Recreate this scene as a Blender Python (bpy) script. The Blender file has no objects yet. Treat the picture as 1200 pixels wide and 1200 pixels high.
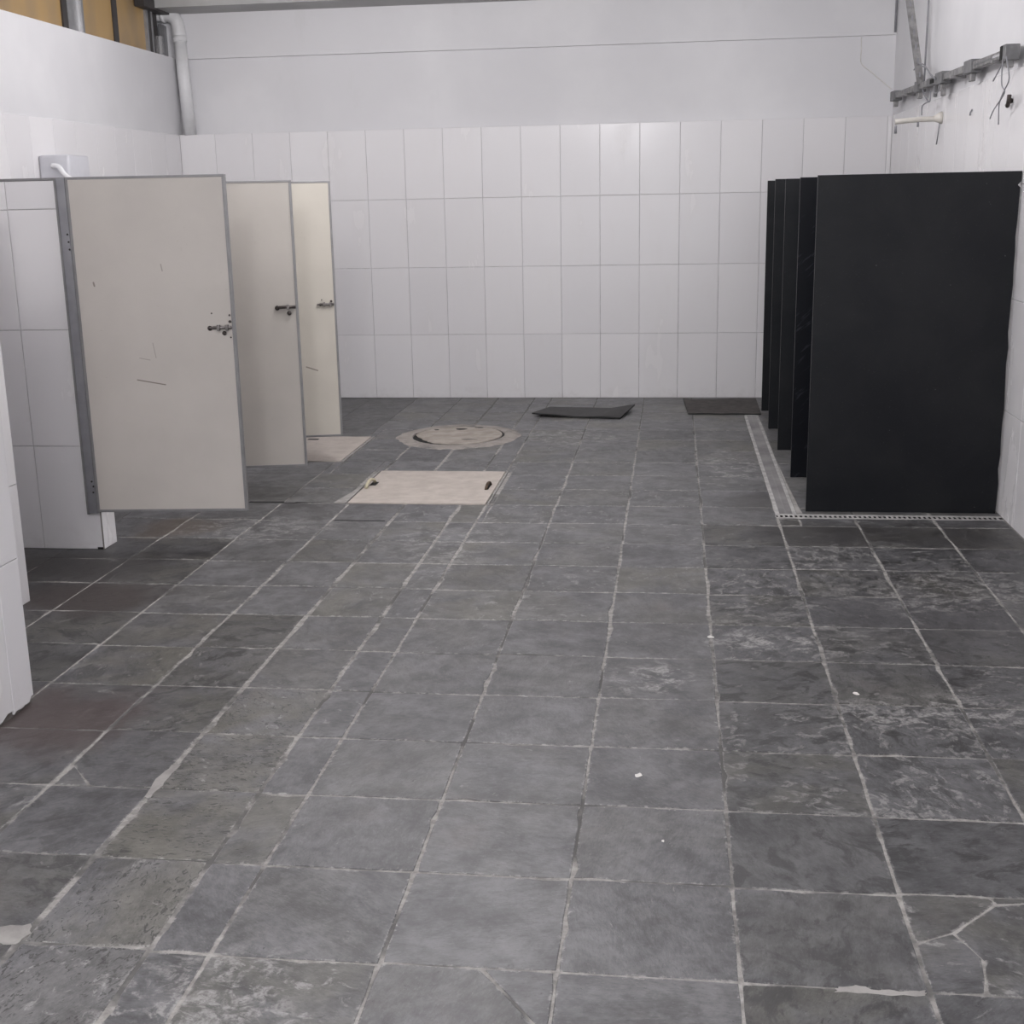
import bpy, bmesh, math, random
from mathutils import Vector, Matrix
random.seed(7)
S = bpy.context.scene
COL = S.collection
PI = math.pi

# ------------------------------------------------------------------ camera
F_PX, YAW, PITCH, ROLL, CAM_H = 1481.157, -0.12892, 0.24065, -0.01986, 1.65718
def camera_axes():
    cy, sy, cp, sp = math.cos(YAW), math.sin(YAW), math.cos(PITCH), math.sin(PITCH)
    f = Vector((sy*cp, cy*cp, -sp)); r = Vector((cy, -sy, 0)); u = r.cross(f)
    cr, sr = math.cos(ROLL), math.sin(ROLL)
    return r*cr + u*sr, u*cr - r*sr, f
CR, CU, CF = camera_axes()
cam = bpy.data.cameras.new('camera'); cam.sensor_width = 36; cam.lens = F_PX/1200*36
cam.clip_start = 0.05; cam.clip_end = 60
co = bpy.data.objects.new('camera', cam); COL.objects.link(co)
co.matrix_world = Matrix(((CR.x, CU.x, -CF.x, 0), (CR.y, CU.y, -CF.y, 0), (CR.z, CU.z, -CF.z, CAM_H), (0, 0, 0, 1)))
S.camera = co
def in_view(x, y, z=0, m=60):
    v = Vector((x, y, z-CAM_H)); d = v.dot(CF)
    if d < 0.3: return False
    px, py = 600+F_PX*v.dot(CR)/d, 600-F_PX*v.dot(CU)/d
    return -m < px < 1200+m and -m < py < 1200+m

# ------------------------------------------------------------------ light
S.view_settings.view_transform = 'Standard'; S.view_settings.look = 'None'
S.view_settings.gamma = 1; S.view_settings.use_curve_mapping = False
S.view_settings.exposure = 0.0
w = bpy.data.worlds.new('night outside'); S.world = w; w.use_nodes = True
w.node_tree.nodes['Background'].inputs[0].default_value = (0.02, 0.022, 0.028, 1)
w.node_tree.nodes['Background'].inputs[1].default_value = 1
def tube_lamp(x, y, power, z=3.12, col=(1, 0.975, 0.99)):
    # bare fluorescent tubes hanging under the ceiling, above the frame
    for dy in (-0.45, 0.0, 0.45):
        l = bpy.data.lights.new('hanging_tube', 'POINT'); l.shadow_soft_size = 0.16; l.energy = power/3; l.color = col
        o = bpy.data.objects.new('hanging_tube', l); COL.objects.link(o); o.location = (x, y+dy, z)
tube_lamp(-1.1, 6.5, 142)
tube_lamp(-2.9, 8.6, 28)
tube_lamp(0.6, 8.6, 16)
tube_lamp(-2.7, 2.5, 40)
tube_lamp(-0.7, 0.0, 205)
# added fill light behind the camera, no such source is known
dl = bpy.data.lights.new('rear_fill_light', 'AREA'); dl.shape = 'RECTANGLE'; dl.size = 4.6; dl.size_y = 2.4; dl.energy = 78; dl.color = (0.97, 0.975, 1.0)
do = bpy.data.objects.new('rear_fill_light', dl); COL.objects.link(do); do.location = (-1.2, -2.05, 1.5); do.rotation_euler = (PI/2, 0, 0)

# ------------------------------------------------------------------ materials
class NT:
    def __init__(s, name):
        s.m = bpy.data.materials.new(name); s.m.use_nodes = True; s.t = s.m.node_tree
        s.b = s.t.nodes['Principled BSDF']
    def n(s, kind, **kw):
        nd = s.t.nodes.new(kind)
        for k, v in kw.items(): setattr(nd, k, v)
        return nd
    def put(s, sock, v):
        if hasattr(v, 'is_linked') or hasattr(v, 'links'): s.t.links.new(v, sock)
        else: sock.default_value = v
    def math(s, op, a, b=0.0, c=0.0, clamp=False):
        nd = s.n('ShaderNodeMath', operation=op, use_clamp=clamp)
        for i, v in enumerate((a, b, c)): s.put(nd.inputs[i], v)
        return nd.outputs[0]
    def vmath(s, op, a, b=(0, 0, 0), out=0):
        nd = s.n('ShaderNodeVectorMath', operation=op); s.put(nd.inputs[0], a); s.put(nd.inputs[1], b)
        return nd.outputs[out]
    def step(s, v, lo, hi, a=0.0, b=1.0):
        nd = s.n('ShaderNodeMapRange', interpolation_type='SMOOTHSTEP')
        for i, q in enumerate((v, lo, hi, a, b)): s.put(nd.inputs[i], q)
        return nd.outputs[0]
    def noise(s, vec, scale, detail=4, rough=0.55, dist=0.0):
        nd = s.n('ShaderNodeTexNoise'); s.put(nd.inputs['Vector'], vec)
        for k, v in (('Scale', scale), ('Detail', detail), ('Roughness', rough), ('Distortion', dist)): s.put(nd.inputs[k], v)
        return nd.outputs['Fac']
    def mix(s, f, a, b, blend='MIX'):
        nd = s.n('ShaderNodeMix', data_type='RGBA', blend_type=blend)
        s.put(nd.inputs[0], f); s.put(nd.inputs[6], a); s.put(nd.inputs[7], b)
        return nd.outputs[2]
    def scale(s, v, vec): return s.vmath('MULTIPLY', v, vec)
    def bump(s, h, strength=0.3, dist=0.002):
        nd = s.n('ShaderNodeBump'); nd.inputs['Strength'].default_value = strength; nd.inputs['Distance'].default_value = dist
        s.put(nd.inputs['Height'], h); s.t.links.new(nd.outputs[0], s.b.inputs['Normal'])
    def set(s, **kw):
        for k, v in kw.items(): s.put(s.b.inputs[k.replace('_', ' ')], v)
    def obj(s): return s.n('ShaderNodeTexCoord').outputs['Object']
    def pos(s): return s.n('ShaderNodeNewGeometry').outputs['Position']
def rgb(r, g, b): 
    f = lambda c: (c/255/12.92 if c/255 <= 0.04045 else ((c/255+0.055)/1.055)**2.4)
    return (f(r), f(g), f(b), 1)
def blob(k, p, cx, cy, rx, ry, nz, amp=0.7):
    d = k.vmath('LENGTH', k.scale(k.vmath('SUBTRACT', p, (cx, cy, 0)), (1/rx, 1/ry, 0)), out=1)
    d = k.math('ADD', d, k.math('MULTIPLY', k.math('SUBTRACT', nz, 0.5), amp*2))
    return k.step(d, 1.0, 0.35)

def plain(name, col, rough=0.5, metal=0.0, var=0.12, nscale=12, bump=0.0, dirt=None):
    k = NT(name); p = k.obj()
    nz = k.noise(p, nscale, 5)
    c = k.mix(k.step(nz, 0.3, 0.7), tuple(v*(1-var) for v in col[:3])+(1,), tuple(min(1, v*(1+var)) for v in col[:3])+(1,))
    if dirt:
        c = k.mix(k.math('MULTIPLY', k.step(k.noise(p, nscale*0.35, 7, 0.7, 0.5), 0.55, 0.72), dirt[0]), c, dirt[1])
    k.set(Base_Color=c, Roughness=rough, Metallic=metal)
    if bump: k.bump(k.noise(p, nscale*8, 4), bump, 0.002)
    return k.m

def make_paint():
    k = NT('white wall paint'); p = k.pos()
    c = k.mix(k.step(k.noise(p, 0.9, 5), 0.35, 0.7), (0.70, 0.695, 0.715, 1), (0.775, 0.77, 0.785, 1))
    c = k.mix(k.math('MULTIPLY', k.step(k.noise(k.scale(p, (1, 1, 0.35)), 3.0, 6, 0.65), 0.6, 0.75), 0.12), c, (0.5, 0.49, 0.46, 1))
    k.set(Base_Color=c, Roughness=0.55)
    k.bump(k.noise(p, 35, 4), 0.12, 0.003)
    return k.m
def make_tile():
    k = NT('white glazed tile'); p = k.pos()
    r = k.n('ShaderNodeObjectInfo').outputs['Random']
    a = k.mix(r, (0.775, 0.762, 0.778, 1), (0.82, 0.806, 0.818, 1))
    z = k.n('ShaderNodeSeparateXYZ'); k.t.links.new(p, z.inputs[0])
    low = k.math('MULTIPLY', k.step(z.outputs[2], 0.16, 0.0), k.step(k.noise(p, 9, 6, 0.7), 0.45, 0.72))
    a = k.mix(k.math('MULTIPLY', low, 0.14), a, (0.30, 0.27, 0.24, 1))
    film = k.step(k.noise(k.scale(p, (1, 1, 0.3)), 5, 5), 0.5, 0.8)
    a = k.mix(k.math('MULTIPLY', film, 0.10), a, (0.62, 0.58, 0.52, 1))
    k.set(Base_Color=a, Roughness=k.math('ADD', 0.2, k.math('MULTIPLY', film, 0.15)))
    k.b.inputs['Specular IOR Level'].default_value = 0.45
    k.bump(k.noise(p, 7, 2), 0.06, 0.004)
    return k.m
def make_tile_grout():
    k = NT('tile grout'); p = k.pos()
    z = k.n('ShaderNodeSeparateXYZ'); k.t.links.new(p, z.inputs[0])
    dk = k.math('MAXIMUM', k.step(z.outputs[2], 0.12, 0.01), k.math('MULTIPLY', k.step(k.noise(p, 3.2, 5, 0.7), 0.45, 0.65), k.step(z.outputs[2], 2.1, 0.9)))
    c = k.mix(dk, (0.62, 0.605, 0.62, 1), (0.26, 0.24, 0.23, 1))
    k.set(Base_Color=c, Roughness=0.8)
    return k.m
def make_slate():
    k = NT('grey slate'); p0 = k.obj(); P = k.pos()
    oi = k.n('ShaderNodeObjectInfo'); rnd = oi.outputs['Random']
    sc = k.n('ShaderNodeSeparateColor'); k.t.links.new(oi.outputs['Color'], sc.inputs[0])
    BR, PIT, SCUFF, OLIVE = sc.outputs[0], sc.outputs[1], sc.outputs[2], oi.outputs['Alpha']
    rot = k.n('ShaderNodeVectorRotate', rotation_type='Z_AXIS'); k.put(rot.inputs['Vector'], p0)
    k.put(rot.inputs['Angle'], k.math('MULTIPLY', rnd, 6.2832))
    off = k.n('ShaderNodeCombineXYZ'); k.put(off.inputs[0], k.math('MULTIPLY', rnd, 91.0)); k.put(off.inputs[1], k.math('MULTIPLY', rnd, 47.0))
    p = k.vmath('ADD', rot.outputs[0], off.outputs[0])
    ps = k.scale(p, (1, 2.6, 1))
    big = k.noise(p, 5.5, 6, 0.62, 0.4); grain = k.noise(ps, 26, 8, 0.65, 0.3); fine = k.noise(p, 180, 4, 0.6)
    mid = k.noise(p, 17, 6, 0.66, 0.6)
    t = k.math('ADD', k.math('MULTIPLY', big, 0.45), k.math('ADD', k.math('MULTIPLY', mid, 0.3), k.math('MULTIPLY', grain, 0.25)))
    c = k.mix(k.step(t, 0.36, 0.64), (0.060, 0.059, 0.063, 1), (0.165, 0.164, 0.170, 1))
    c = k.mix(k.math('MULTIPLY', k.step(k.noise(p, 3.0, 4, 0.6, 0.5), 0.35, 0.62), OLIVE), c, k.mix(k.step(t, 0.33, 0.68), (0.092, 0.088, 0.072, 1), (0.172, 0.165, 0.138, 1)))
    # rusty tinge in places
    c = k.mix(k.math('MULTIPLY', k.step(k.noise(p, 4.2, 4), 0.58, 0.75), 0.35), c, (0.125, 0.108, 0.104, 1))
    # dark pits and short cleft marks
    pn = k.noise(k.scale(p, (1, 1.9, 1)), 34, 4, 0.6, 1.1); pm = k.noise(p, 7, 3, 0.5)
    thr = k.math('SUBTRACT', 0.735, k.math('MULTIPLY', PIT, 0.17))
    pits = k.step(k.math('ADD', pn, k.math('MULTIPLY', k.math('SUBTRACT', pm, 0.5), 0.35)), thr, k.math('ADD', thr, 0.05))
    ridge = k.math('ABSOLUTE', k.math('SUBTRACT', k.noise(k.scale(p, (1, 1.6, 1)), 9, 4, 0.6, 0.8), 0.5))
    lines = k.math('MULTIPLY', k.step(ridge, 0.012, 0.003), k.step(k.noise(p, 8, 3), k.math('SUBTRACT', 0.66, k.math('MULTIPLY', PIT, 0.12)), 0.72))
    dark = k.math('MAXIMUM', pits, lines)
    c = k.mix(k.math('MULTIPLY', dark, 0.74), c, (0.032, 0.031, 0.030, 1))
    # dark worn patches, stronger on the darker stones
    amt = k.math('MULTIPLY', k.math('SUBTRACT', 0.61, BR), 4.2, clamp=True)
    dp = k.step(k.noise(k.scale(p, (1, 1.4, 1)), 9, 6, 0.66, 0.7), 0.50, 0.62)
    c = k.mix(k.math('MULTIPLY', k.math('MULTIPLY', dp, amt), 0.85), c, (0.040, 0.039, 0.040, 1))
    sp = k.noise(ps, 75, 5, 0.7, 0.4)
    c = k.mix(k.math('MULTIPLY', k.step(sp, 0.48, 0.30), 0.45), c, (0.045, 0.044, 0.045, 1))
    c = k.mix(k.math('MULTIPLY', k.step(sp, 0.56, 0.72), 0.35), c, (0.27, 0.265, 0.26, 1))
    # pale scuffs and lime deposit
    sn = k.noise(k.scale(p, (1, 1.5, 1)), 13, 6, 0.62, 0.9)
    sb = k.noise(P, 1.7, 4, 0.6)
    sthr = k.math('SUBTRACT', k.math('SUBTRACT', 0.675, k.math('MULTIPLY', SCUFF, 0.175)), k.math('MULTIPLY', k.math('SUBTRACT', sb, 0.5), 0.22))
    scuff = k.math('MULTIPLY', k.step(sn, sthr, k.math('ADD', sthr, 0.09)), k.step(k.noise(p, 70, 4, 0.7), 0.30, 0.62))
    c = k.mix(k.math('MULTIPLY', scuff, 0.72), c, (0.36, 0.355, 0.345, 1))
    # worn smears of grout along the edges
    at = k.n('ShaderNodeAttribute', attribute_name='edge').outputs['Fac']
    en = k.noise(P, 30, 7, 0.72, 0.6)
    e = k.step(k.math('ADD', k.math('MULTIPLY', at, 0.45), k.math('MULTIPLY', en, 0.75)), 0.80, 0.93)
    c = k.mix(k.math('MULTIPLY', e, 0.7), c, (0.37, 0.36, 0.345, 1))
    hs = k.n('ShaderNodeHueSaturation'); k.put(hs.inputs['Color'], c); k.put(hs.inputs['Value'], k.math('MULTIPLY', BR, 2.0)); c = hs.outputs[0]
    # brown and black stains across stones; stall, door and divider shade painted in too
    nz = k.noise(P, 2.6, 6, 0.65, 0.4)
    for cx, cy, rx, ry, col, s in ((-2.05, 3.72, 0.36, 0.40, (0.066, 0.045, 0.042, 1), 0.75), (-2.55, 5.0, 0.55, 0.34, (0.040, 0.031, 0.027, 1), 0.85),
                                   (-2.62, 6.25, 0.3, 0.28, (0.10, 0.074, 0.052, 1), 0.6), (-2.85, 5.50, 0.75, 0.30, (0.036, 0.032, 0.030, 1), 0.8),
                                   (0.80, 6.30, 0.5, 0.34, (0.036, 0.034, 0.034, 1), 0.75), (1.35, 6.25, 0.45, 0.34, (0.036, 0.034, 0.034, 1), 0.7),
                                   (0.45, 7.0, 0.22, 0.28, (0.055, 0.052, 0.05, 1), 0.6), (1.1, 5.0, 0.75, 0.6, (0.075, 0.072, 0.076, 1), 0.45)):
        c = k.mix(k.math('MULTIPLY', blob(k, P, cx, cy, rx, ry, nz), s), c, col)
    # pale scrubbed areas
    stk = k.math('MULTIPLY', k.step(k.noise(k.scale(P, (1, 1.3, 1)), 13, 7, 0.68, 0.8), 0.47, 0.60), k.step(k.noise(P, 70, 4, 0.7), 0.3, 0.6))
    for cx, cy, rx, ry, s in ((0.36, 8.0, 0.24, 0.75, 0.6), (-0.75, 9.0, 0.6, 0.5, 0.5), (-2.2, 6.25, 0.55, 0.35, 0.45), (1.15, 5.35, 0.6, 0.4, 0.4), (-1.1, 6.0, 0.35, 0.6, 0.4),
                              (-0.05, 4.25, 0.2, 0.22, 0.6), (0.38, 4.65, 0.3, 0.14, 0.6), (-1.0, 2.3, 0.32, 0.3, 0.5), (0.9, 4.0, 0.5, 0.2, 0.5)):
        c = k.mix(k.math('MULTIPLY', k.math('MULTIPLY', blob(k, P, cx, cy, rx, ry, nz), stk), min(0.9, s*1.5)), c, (0.36, 0.352, 0.342, 1))
    k.set(Base_Color=c, Roughness=k.math('ADD', k.math('ADD', 0.36, k.math('MULTIPLY', grain, 0.22)), k.math('MULTIPLY', scuff, 0.2)))
    h = k.math('ADD', k.math('MULTIPLY', grain, 0.7), k.math('SUBTRACT', k.math('MULTIPLY', fine, 0.12), k.math('MULTIPLY', dark, 0.5)))
    h = k.math('ADD', h, k.math('MULTIPLY', big, 0.6))
    k.bump(h, 0.42, 0.004)
    return k.m
def make_floor_grout():
    k = NT('floor grout'); P = k.pos()
    n1 = k.noise(P, 30, 5, 0.7); n2 = k.noise(P, 2.2, 5, 0.65)
    y = k.n('ShaderNodeSeparateXYZ'); k.t.links.new(P, y.inputs[0])
    far = k.step(y.outputs[1], 9.0, 9.9)
    c = k.mix(k.step(n1, 0.3, 0.7), (0.21, 0.20, 0.19, 1), (0.40, 0.385, 0.365, 1))
    c = k.mix(k.math('MAXIMUM', k.step(n2, 0.47, 0.60), k.math('MULTIPLY', far, 0.85)), c, k.mix(far, (0.108, 0.105, 0.102, 1), (0.13, 0.128, 0.127, 1)))
    k.set(Base_Color=c, Roughness=0.9)
    k.bump(n1, 0.5, 0.002)
    return k.m
def make_granite():
    k = NT('black polished stone'); p = k.obj()
    r = k.n('ShaderNodeObjectInfo').outputs['Random']
    n1 = k.noise(p, 2.6, 6, 0.6, 0.4); n2 = k.noise(p, 120, 3)
    c = k.mix(k.step(n1, 0.3, 0.72), (0.0068, 0.0078, 0.0105, 1), (0.0135, 0.0145, 0.0165, 1))
    c = k.mix(k.math('MULTIPLY', k.step(n2, 0.66, 0.74), 0.5), c, (0.05, 0.052, 0.055, 1))
    sp = k.step(k.noise(p, 24, 2, 0.5), 0.76, 0.78)
    c = k.mix(k.math('MULTIPLY', sp, 0.5), c, (0.12, 0.12, 0.125, 1))
    k.set(Base_Color=c, Roughness=k.math('ADD', 0.30, k.math('MULTIPLY', n1, 0.2))); k.b.inputs['Specular IOR Level'].default_value = 0.22
    k.bump(k.noise(p, 5, 3), 0.05, 0.004)
    return k.m
def make_scratched():
    k = NT('scratched black stone'); p = k.obj()
    v = k.n('ShaderNodeVectorRotate', rotation_type='Z_AXIS'); k.put(v.inputs['Vector'], p); v.inputs['Angle'].default_value = -0.75
    q = k.scale(v.outputs[0], (2.2, 14, 1))
    n = k.noise(q, 3, 4, 0.55, 0.3)
    c = k.mix(k.step(n, 0.58, 0.68), (0.0035, 0.0042, 0.0070, 1), (0.022, 0.024, 0.031, 1))
    k.b.inputs['Specular IOR Level'].default_value = 0.2; k.set(Base_Color=c, Roughness=0.38); k.bump(n, 0.15, 0.003)
    return k.m
def seg_mask(k, x, z, a, b, wd):
    ax, az, bx, bz = *a, *b; L2 = (bx-ax)**2+(bz-az)**2
    dx, dz = k.math('SUBTRACT', x, ax), k.math('SUBTRACT', z, az)
    t = k.math('DIVIDE', k.math('ADD', k.math('MULTIPLY', dx, bx-ax), k.math('MULTIPLY', dz, bz-az)), L2, clamp=True)
    ex = k.math('SUBTRACT', dx, k.math('MULTIPLY', t, bx-ax)); ez = k.math('SUBTRACT', dz, k.math('MULTIPLY', t, bz-az))
    d = k.math('SQRT', k.math('ADD', k.math('MULTIPLY', ex, ex), k.math('MULTIPLY', ez, ez)))
    return k.step(d, wd, wd*0.4)
def make_door(name, col, segs, dirt):
    k = NT(name); p = k.obj()
    s = k.n('ShaderNodeSeparateXYZ'); k.t.links.new(p, s.inputs[0]); x, z = s.outputs[0], s.outputs[2]
    n = k.noise(p, 2.2, 5)
    c = k.mix(k.step(n, 0.3, 0.7), tuple(v*0.95 for v in col[:3])+(1,), tuple(v*1.04 for v in col[:3])+(1,))
    c = k.mix(k.math('MULTIPLY', k.step(k.noise(p, 30, 4, 0.7), 0.68, 0.75), 0.25), c, (0.30, 0.26, 0.21, 1))
    for a, b, wd, st in segs:
        c = k.mix(k.math('MULTIPLY', seg_mask(k, x, z, a, b, wd), st), c, (0.12, 0.09, 0.07, 1))
    k.set(Base_Color=c, Roughness=0.45)
    k.bump(k.noise(p, 60, 3), 0.05, 0.002)
    return k.m
def make_concrete(name, a, b, rough=0.85, dust=None):
    k = NT(name); p = k.pos()
    n = k.noise(p, 9, 7, 0.65, 0.3); n2 = k.noise(p, 90, 4, 0.6)
    c = k.mix(k.step(n, 0.3, 0.7), a, b)
    c = k.mix(k.math('MULTIPLY', k.step(n2, 0.6, 0.75), 0.25), c, tuple(v*0.6 for v in a[:3])+(1,))
    if dust: c = k.mix(k.step(k.noise(p, 5, 6, 0.7, 0.5), 0.5, 0.66), c, dust)
    k.set(Base_Color=c, Roughness=rough); k.bump(k.math('ADD', n, k.math('MULTIPLY', n2, 0.4)), 0.4, 0.003)
    return k.m
def make_pane():
    k = NT('amber wired pane'); p = k.obj()
    n = k.noise(k.scale(p, (1, 1, 0.4)), 2.2, 3, 0.5)
    c = k.mix(k.step(n, 0.35, 0.65), rgb(150, 128, 98), rgb(176, 144, 94))
    k.set(Base_Color=c, Roughness=0.35)
    return k.m

M = dict(
    paint=make_paint(), tile=make_tile(), tgrout=make_tile_grout(), slate=make_slate(), fgrout=make_floor_grout(),
    granite=make_granite(), scratched=make_scratched(),
    alu=plain('dull aluminium', (0.30, 0.30, 0.32, 1), 0.45, 0.6, 0.08), trim=plain('grey aluminium edging', (0.24, 0.235, 0.24, 1), 0.45, 0.35, 0.08),
    rivet=plain('dark rivet', (0.045, 0.04, 0.04, 1), 0.5, 0.5), steel=plain('worn steel', (0.20, 0.185, 0.18, 1), 0.45, 0.7, 0.3, 60),
    darksteel=plain('dark rusted steel', (0.06, 0.05, 0.047, 1), 0.55, 0.5, 0.4, 70),
    galv=plain('galvanised steel', (0.27, 0.265, 0.265, 1), 0.5, 0.45, 0.3, 20, dirt=(0.6, (0.12, 0.115, 0.115, 1))),
    box=plain('grey conduit box', (0.19, 0.19, 0.195, 1), 0.5, 0.3, 0.15, 20), hole=plain('dark hollow', (0.012, 0.012, 0.012, 1), 0.9),
    pvc=plain('white plastic pipe', (0.74, 0.74, 0.75, 1), 0.35, 0, 0.04), cream=plain('cream plastic pipe', (0.66, 0.63, 0.58, 1), 0.4, 0, 0.06),
    cistern=plain('pale plastic tank', (0.60, 0.60, 0.64, 1), 0.3, 0, 0.03), whiteband=plain('white plastic lever', (0.85, 0.85, 0.87, 1), 0.25, 0, 0.02),
    wire=plain('grey wire', (0.26, 0.26, 0.28, 1), 0.5), rubber=plain('black rubber', (0.022, 0.021, 0.021, 1), 0.6, 0, 0.3, 25, 0.3, dirt=(0.5, (0.075, 0.07, 0.066, 1))),
    rubber_edge=plain('clean black rubber edge', (0.012, 0.012, 0.012, 1), 0.6), brownmat=plain('dusty brown rubber', (0.060, 0.053, 0.049, 1), 0.75, 0, 0.35, 16, 0.4, dirt=(0.5, (0.11, 0.10, 0.095, 1))),
    drain=plain('pale drain frame', (0.46, 0.45, 0.44, 1), 0.5, 0.1, 0.25, 14), grate=plain('grey drain grate', (0.29, 0.28, 0.28, 1), 0.5, 0.2, 0.3, 3, dirt=(0.6, (0.17, 0.145, 0.135, 1))),
    concrete=make_concrete('beige cover concrete', (0.40, 0.355, 0.32, 1), (0.49, 0.44, 0.40, 1)),
    collar=make_concrete('dusty collar mortar', (0.27, 0.245, 0.225, 1), (0.38, 0.345, 0.315, 1), dust=(0.17, 0.162, 0.157, 1)),
    lid=make_concrete('worn lid concrete', (0.31, 0.275, 0.24, 1), (0.44, 0.395, 0.35, 1)),
    mortar=make_concrete('light mortar', (0.23, 0.22, 0.21, 1), (0.36, 0.345, 0.33, 1)),
    rawcore=make_concrete('rough wall core', (0.12, 0.11, 0.10, 1), (0.22, 0.2, 0.185, 1)),
    ceiling=plain('grey ceiling', (0.56, 0.56, 0.56, 1), 0.8), beam=plain('grey beam paint', (0.40, 0.40, 0.395, 1), 0.6, 0, 0.1, 3),
    pane=make_pane(), frame=plain('window aluminium', (0.34, 0.34, 0.35, 1), 0.35, 0.6, 0.1), darkframe=plain('dark window frame', (0.05, 0.045, 0.045, 1), 0.5, 0.2),
    brightalu=plain('bright aluminium', (0.75, 0.75, 0.76, 1), 0.25, 0.7, 0.05), chip=plain('white plaster', (0.72, 0.70, 0.67, 1), 0.8),
    handle_rust=plain('rusty rebar', (0.10, 0.07, 0.05, 1), 0.7, 0.3, 0.4, 60), handle_pale=plain('pale coated rebar', (0.55, 0.50, 0.36, 1), 0.6, 0, 0.2, 60),
)
DOOR1 = make_door('beige door laminate, scratched', (0.52, 0.485, 0.45, 1), [((0.26, 0.655), (0.395, 0.63), 0.004, 0.8), ((0.35, 0.83), (0.36, 0.76), 0.003, 0.4), ((0.28, 0.76), (0.33, 0.75), 0.003, 0.4), ((0.09, 1.12), (0.093, 1.105), 0.006, 0.7), ((0.42, 1.2), (0.425, 1.17), 0.004, 0.5)], 0)
DOOR2 = make_door('beige door laminate, plain', (0.465, 0.435, 0.40, 1), [((0.3, 0.55), (0.34, 0.545), 0.003, 0.4)], 0)
DOOR3 = make_door('cream door laminate', (0.55, 0.515, 0.455, 1), [((0.49, 0.46), (0.56, 0.435), 0.006, 0.7), ((0.44, 0.95), (0.40, 0.8), 0.003, 0.4)], 0)

# ------------------------------------------------------------------ helpers
def link(name, me, mat=None, parent=None, loc=(0, 0, 0), rot=(0, 0, 0)):
    o = bpy.data.objects.new(name, me); COL.objects.link(o)
    if mat and me and not me.materials: me.materials.append(mat)
    o.parent = parent; o.location = loc; o.rotation_euler = rot
    return o
def finish(bm, name, smooth=False):
    bmesh.ops.recalc_face_normals(bm, faces=bm.faces)
    me = bpy.data.meshes.new(name); bm.to_mesh(me); bm.free()
    if smooth:
        for p in me.polygons: p.use_smooth = True
    return me
def tag(o, label, cat, group=None):
    o['label'] = label; o['category'] = cat
    if group: o['group'] = group
    return o
def empty(name, loc=(0, 0, 0), rz=0):
    o = bpy.data.objects.new(name, None); COL.objects.link(o); o.location = loc; o.rotation_euler = (0, 0, rz); o.empty_display_size = 0.1
    return o
def structure(o): o['kind'] = 'structure'; return o
def box_bm(bm, x0, x1, y0, y1, z0, z1, bevel=0.0):
    vs = [bm.verts.new((x, y, z)) for z in (z0, z1) for y in (y0, y1) for x in (x0, x1)]
    fs = [bm.faces.new([vs[i] for i in f]) for f in ((0, 2, 3, 1), (4, 5, 7, 6), (0, 1, 5, 4), (2, 6, 7, 3), (0, 4, 6, 2), (1, 3, 7, 5))]
    if bevel:
        es = list({e for f in fs for e in f.edges})
        bmesh.ops.bevel(bm, geom=es, offset=bevel, segments=2, affect='EDGES', profile=0.6)
def box(name, b, mat, parent=None, bevel=0.0, loc=(0, 0, 0), rot=(0, 0, 0)):
    bm = bmesh.new(); box_bm(bm, *b, bevel=bevel)
    return link(name, finish(bm, name), mat, parent, loc, rot)
def tube_bm(bm, pts, r, n=10, closed=False):
    pts = [Vector(p) for p in pts]; rs = r if isinstance(r, (list, tuple)) else [r]*len(pts)
    rings = []; up = None
    for i, p in enumerate(pts):
        t = (pts[min(i+1, len(pts)-1)]-pts[max(i-1, 0)]).normalized()
        if up is None: up = t.orthogonal().normalized()
        up = (up - t*up.dot(t)).normalized(); s = t.cross(up)
        rings.append([bm.verts.new(p+(up*math.cos(2*PI*j/n)+s*math.sin(2*PI*j/n))*rs[i]) for j in range(n)])
    for a, b in zip(rings, rings[1:]):
        for j in range(n): bm.faces.new((a[j], a[(j+1) % n], b[(j+1) % n], b[j]))
    bm.faces.new(rings[0][::-1]); bm.faces.new(rings[-1])
def tube(name, pts, r, mat, parent=None, n=10):
    bm = bmesh.new(); tube_bm(bm, pts, r, n); return link(name, finish(bm, name, True), mat, parent)
def curve_pts(ctrl, n=8):
    P = [Vector(c) for c in ctrl]; P = [P[0]*2-P[1]]+P+[P[-1]*2-P[-2]]; out = []
    for i in range(1, len(P)-2):
        for k in range(n):
            t = k/n; a, b, c, d = P[i-1:i+3]
            out.append(0.5*((2*b)+(c-a)*t+(2*a-5*b+4*c-d)*t*t+(3*b-a-3*c+d)*t**3))
    out.append(P[-2]); return out
def plate_me(outline, th, bev=0.0015, name='plate'):
    """a flat plate: outline in XY, front face at z = th, small eased edge"""
    bm = bmesh.new(); n = len(outline)
    cx = sum(p[0] for p in outline)/n; cy = sum(p[1] for p in outline)/n
    def ring(inset, z):
        out = []
        for x, y in outline:
            dx, dy = x-cx, y-cy
            out.append(bm.verts.new((x-math.copysign(min(inset, abs(dx)), dx), y-math.copysign(min(inset, abs(dy)), dy), z)))
        return out
    rs = [ring(0, 0), ring(0, th-bev), ring(bev*0.35, th-bev*0.35), ring(bev*1.2, th)]
    for a, b in zip(rs, rs[1:]):
        for j in range(n): bm.faces.new((a[j], a[(j+1) % n], b[(j+1) % n], b[j]))
    bm.faces.new(rs[-1]); bm.faces.new(rs[0][::-1])
    return finish(bm, name)
ROT = {'-y': (PI/2, 0, 0), '+x': (PI/2, 0, PI/2), '-x': (PI/2, 0, -PI/2), '+y': (PI/2, 0, PI)}
_tiles = {}
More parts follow.
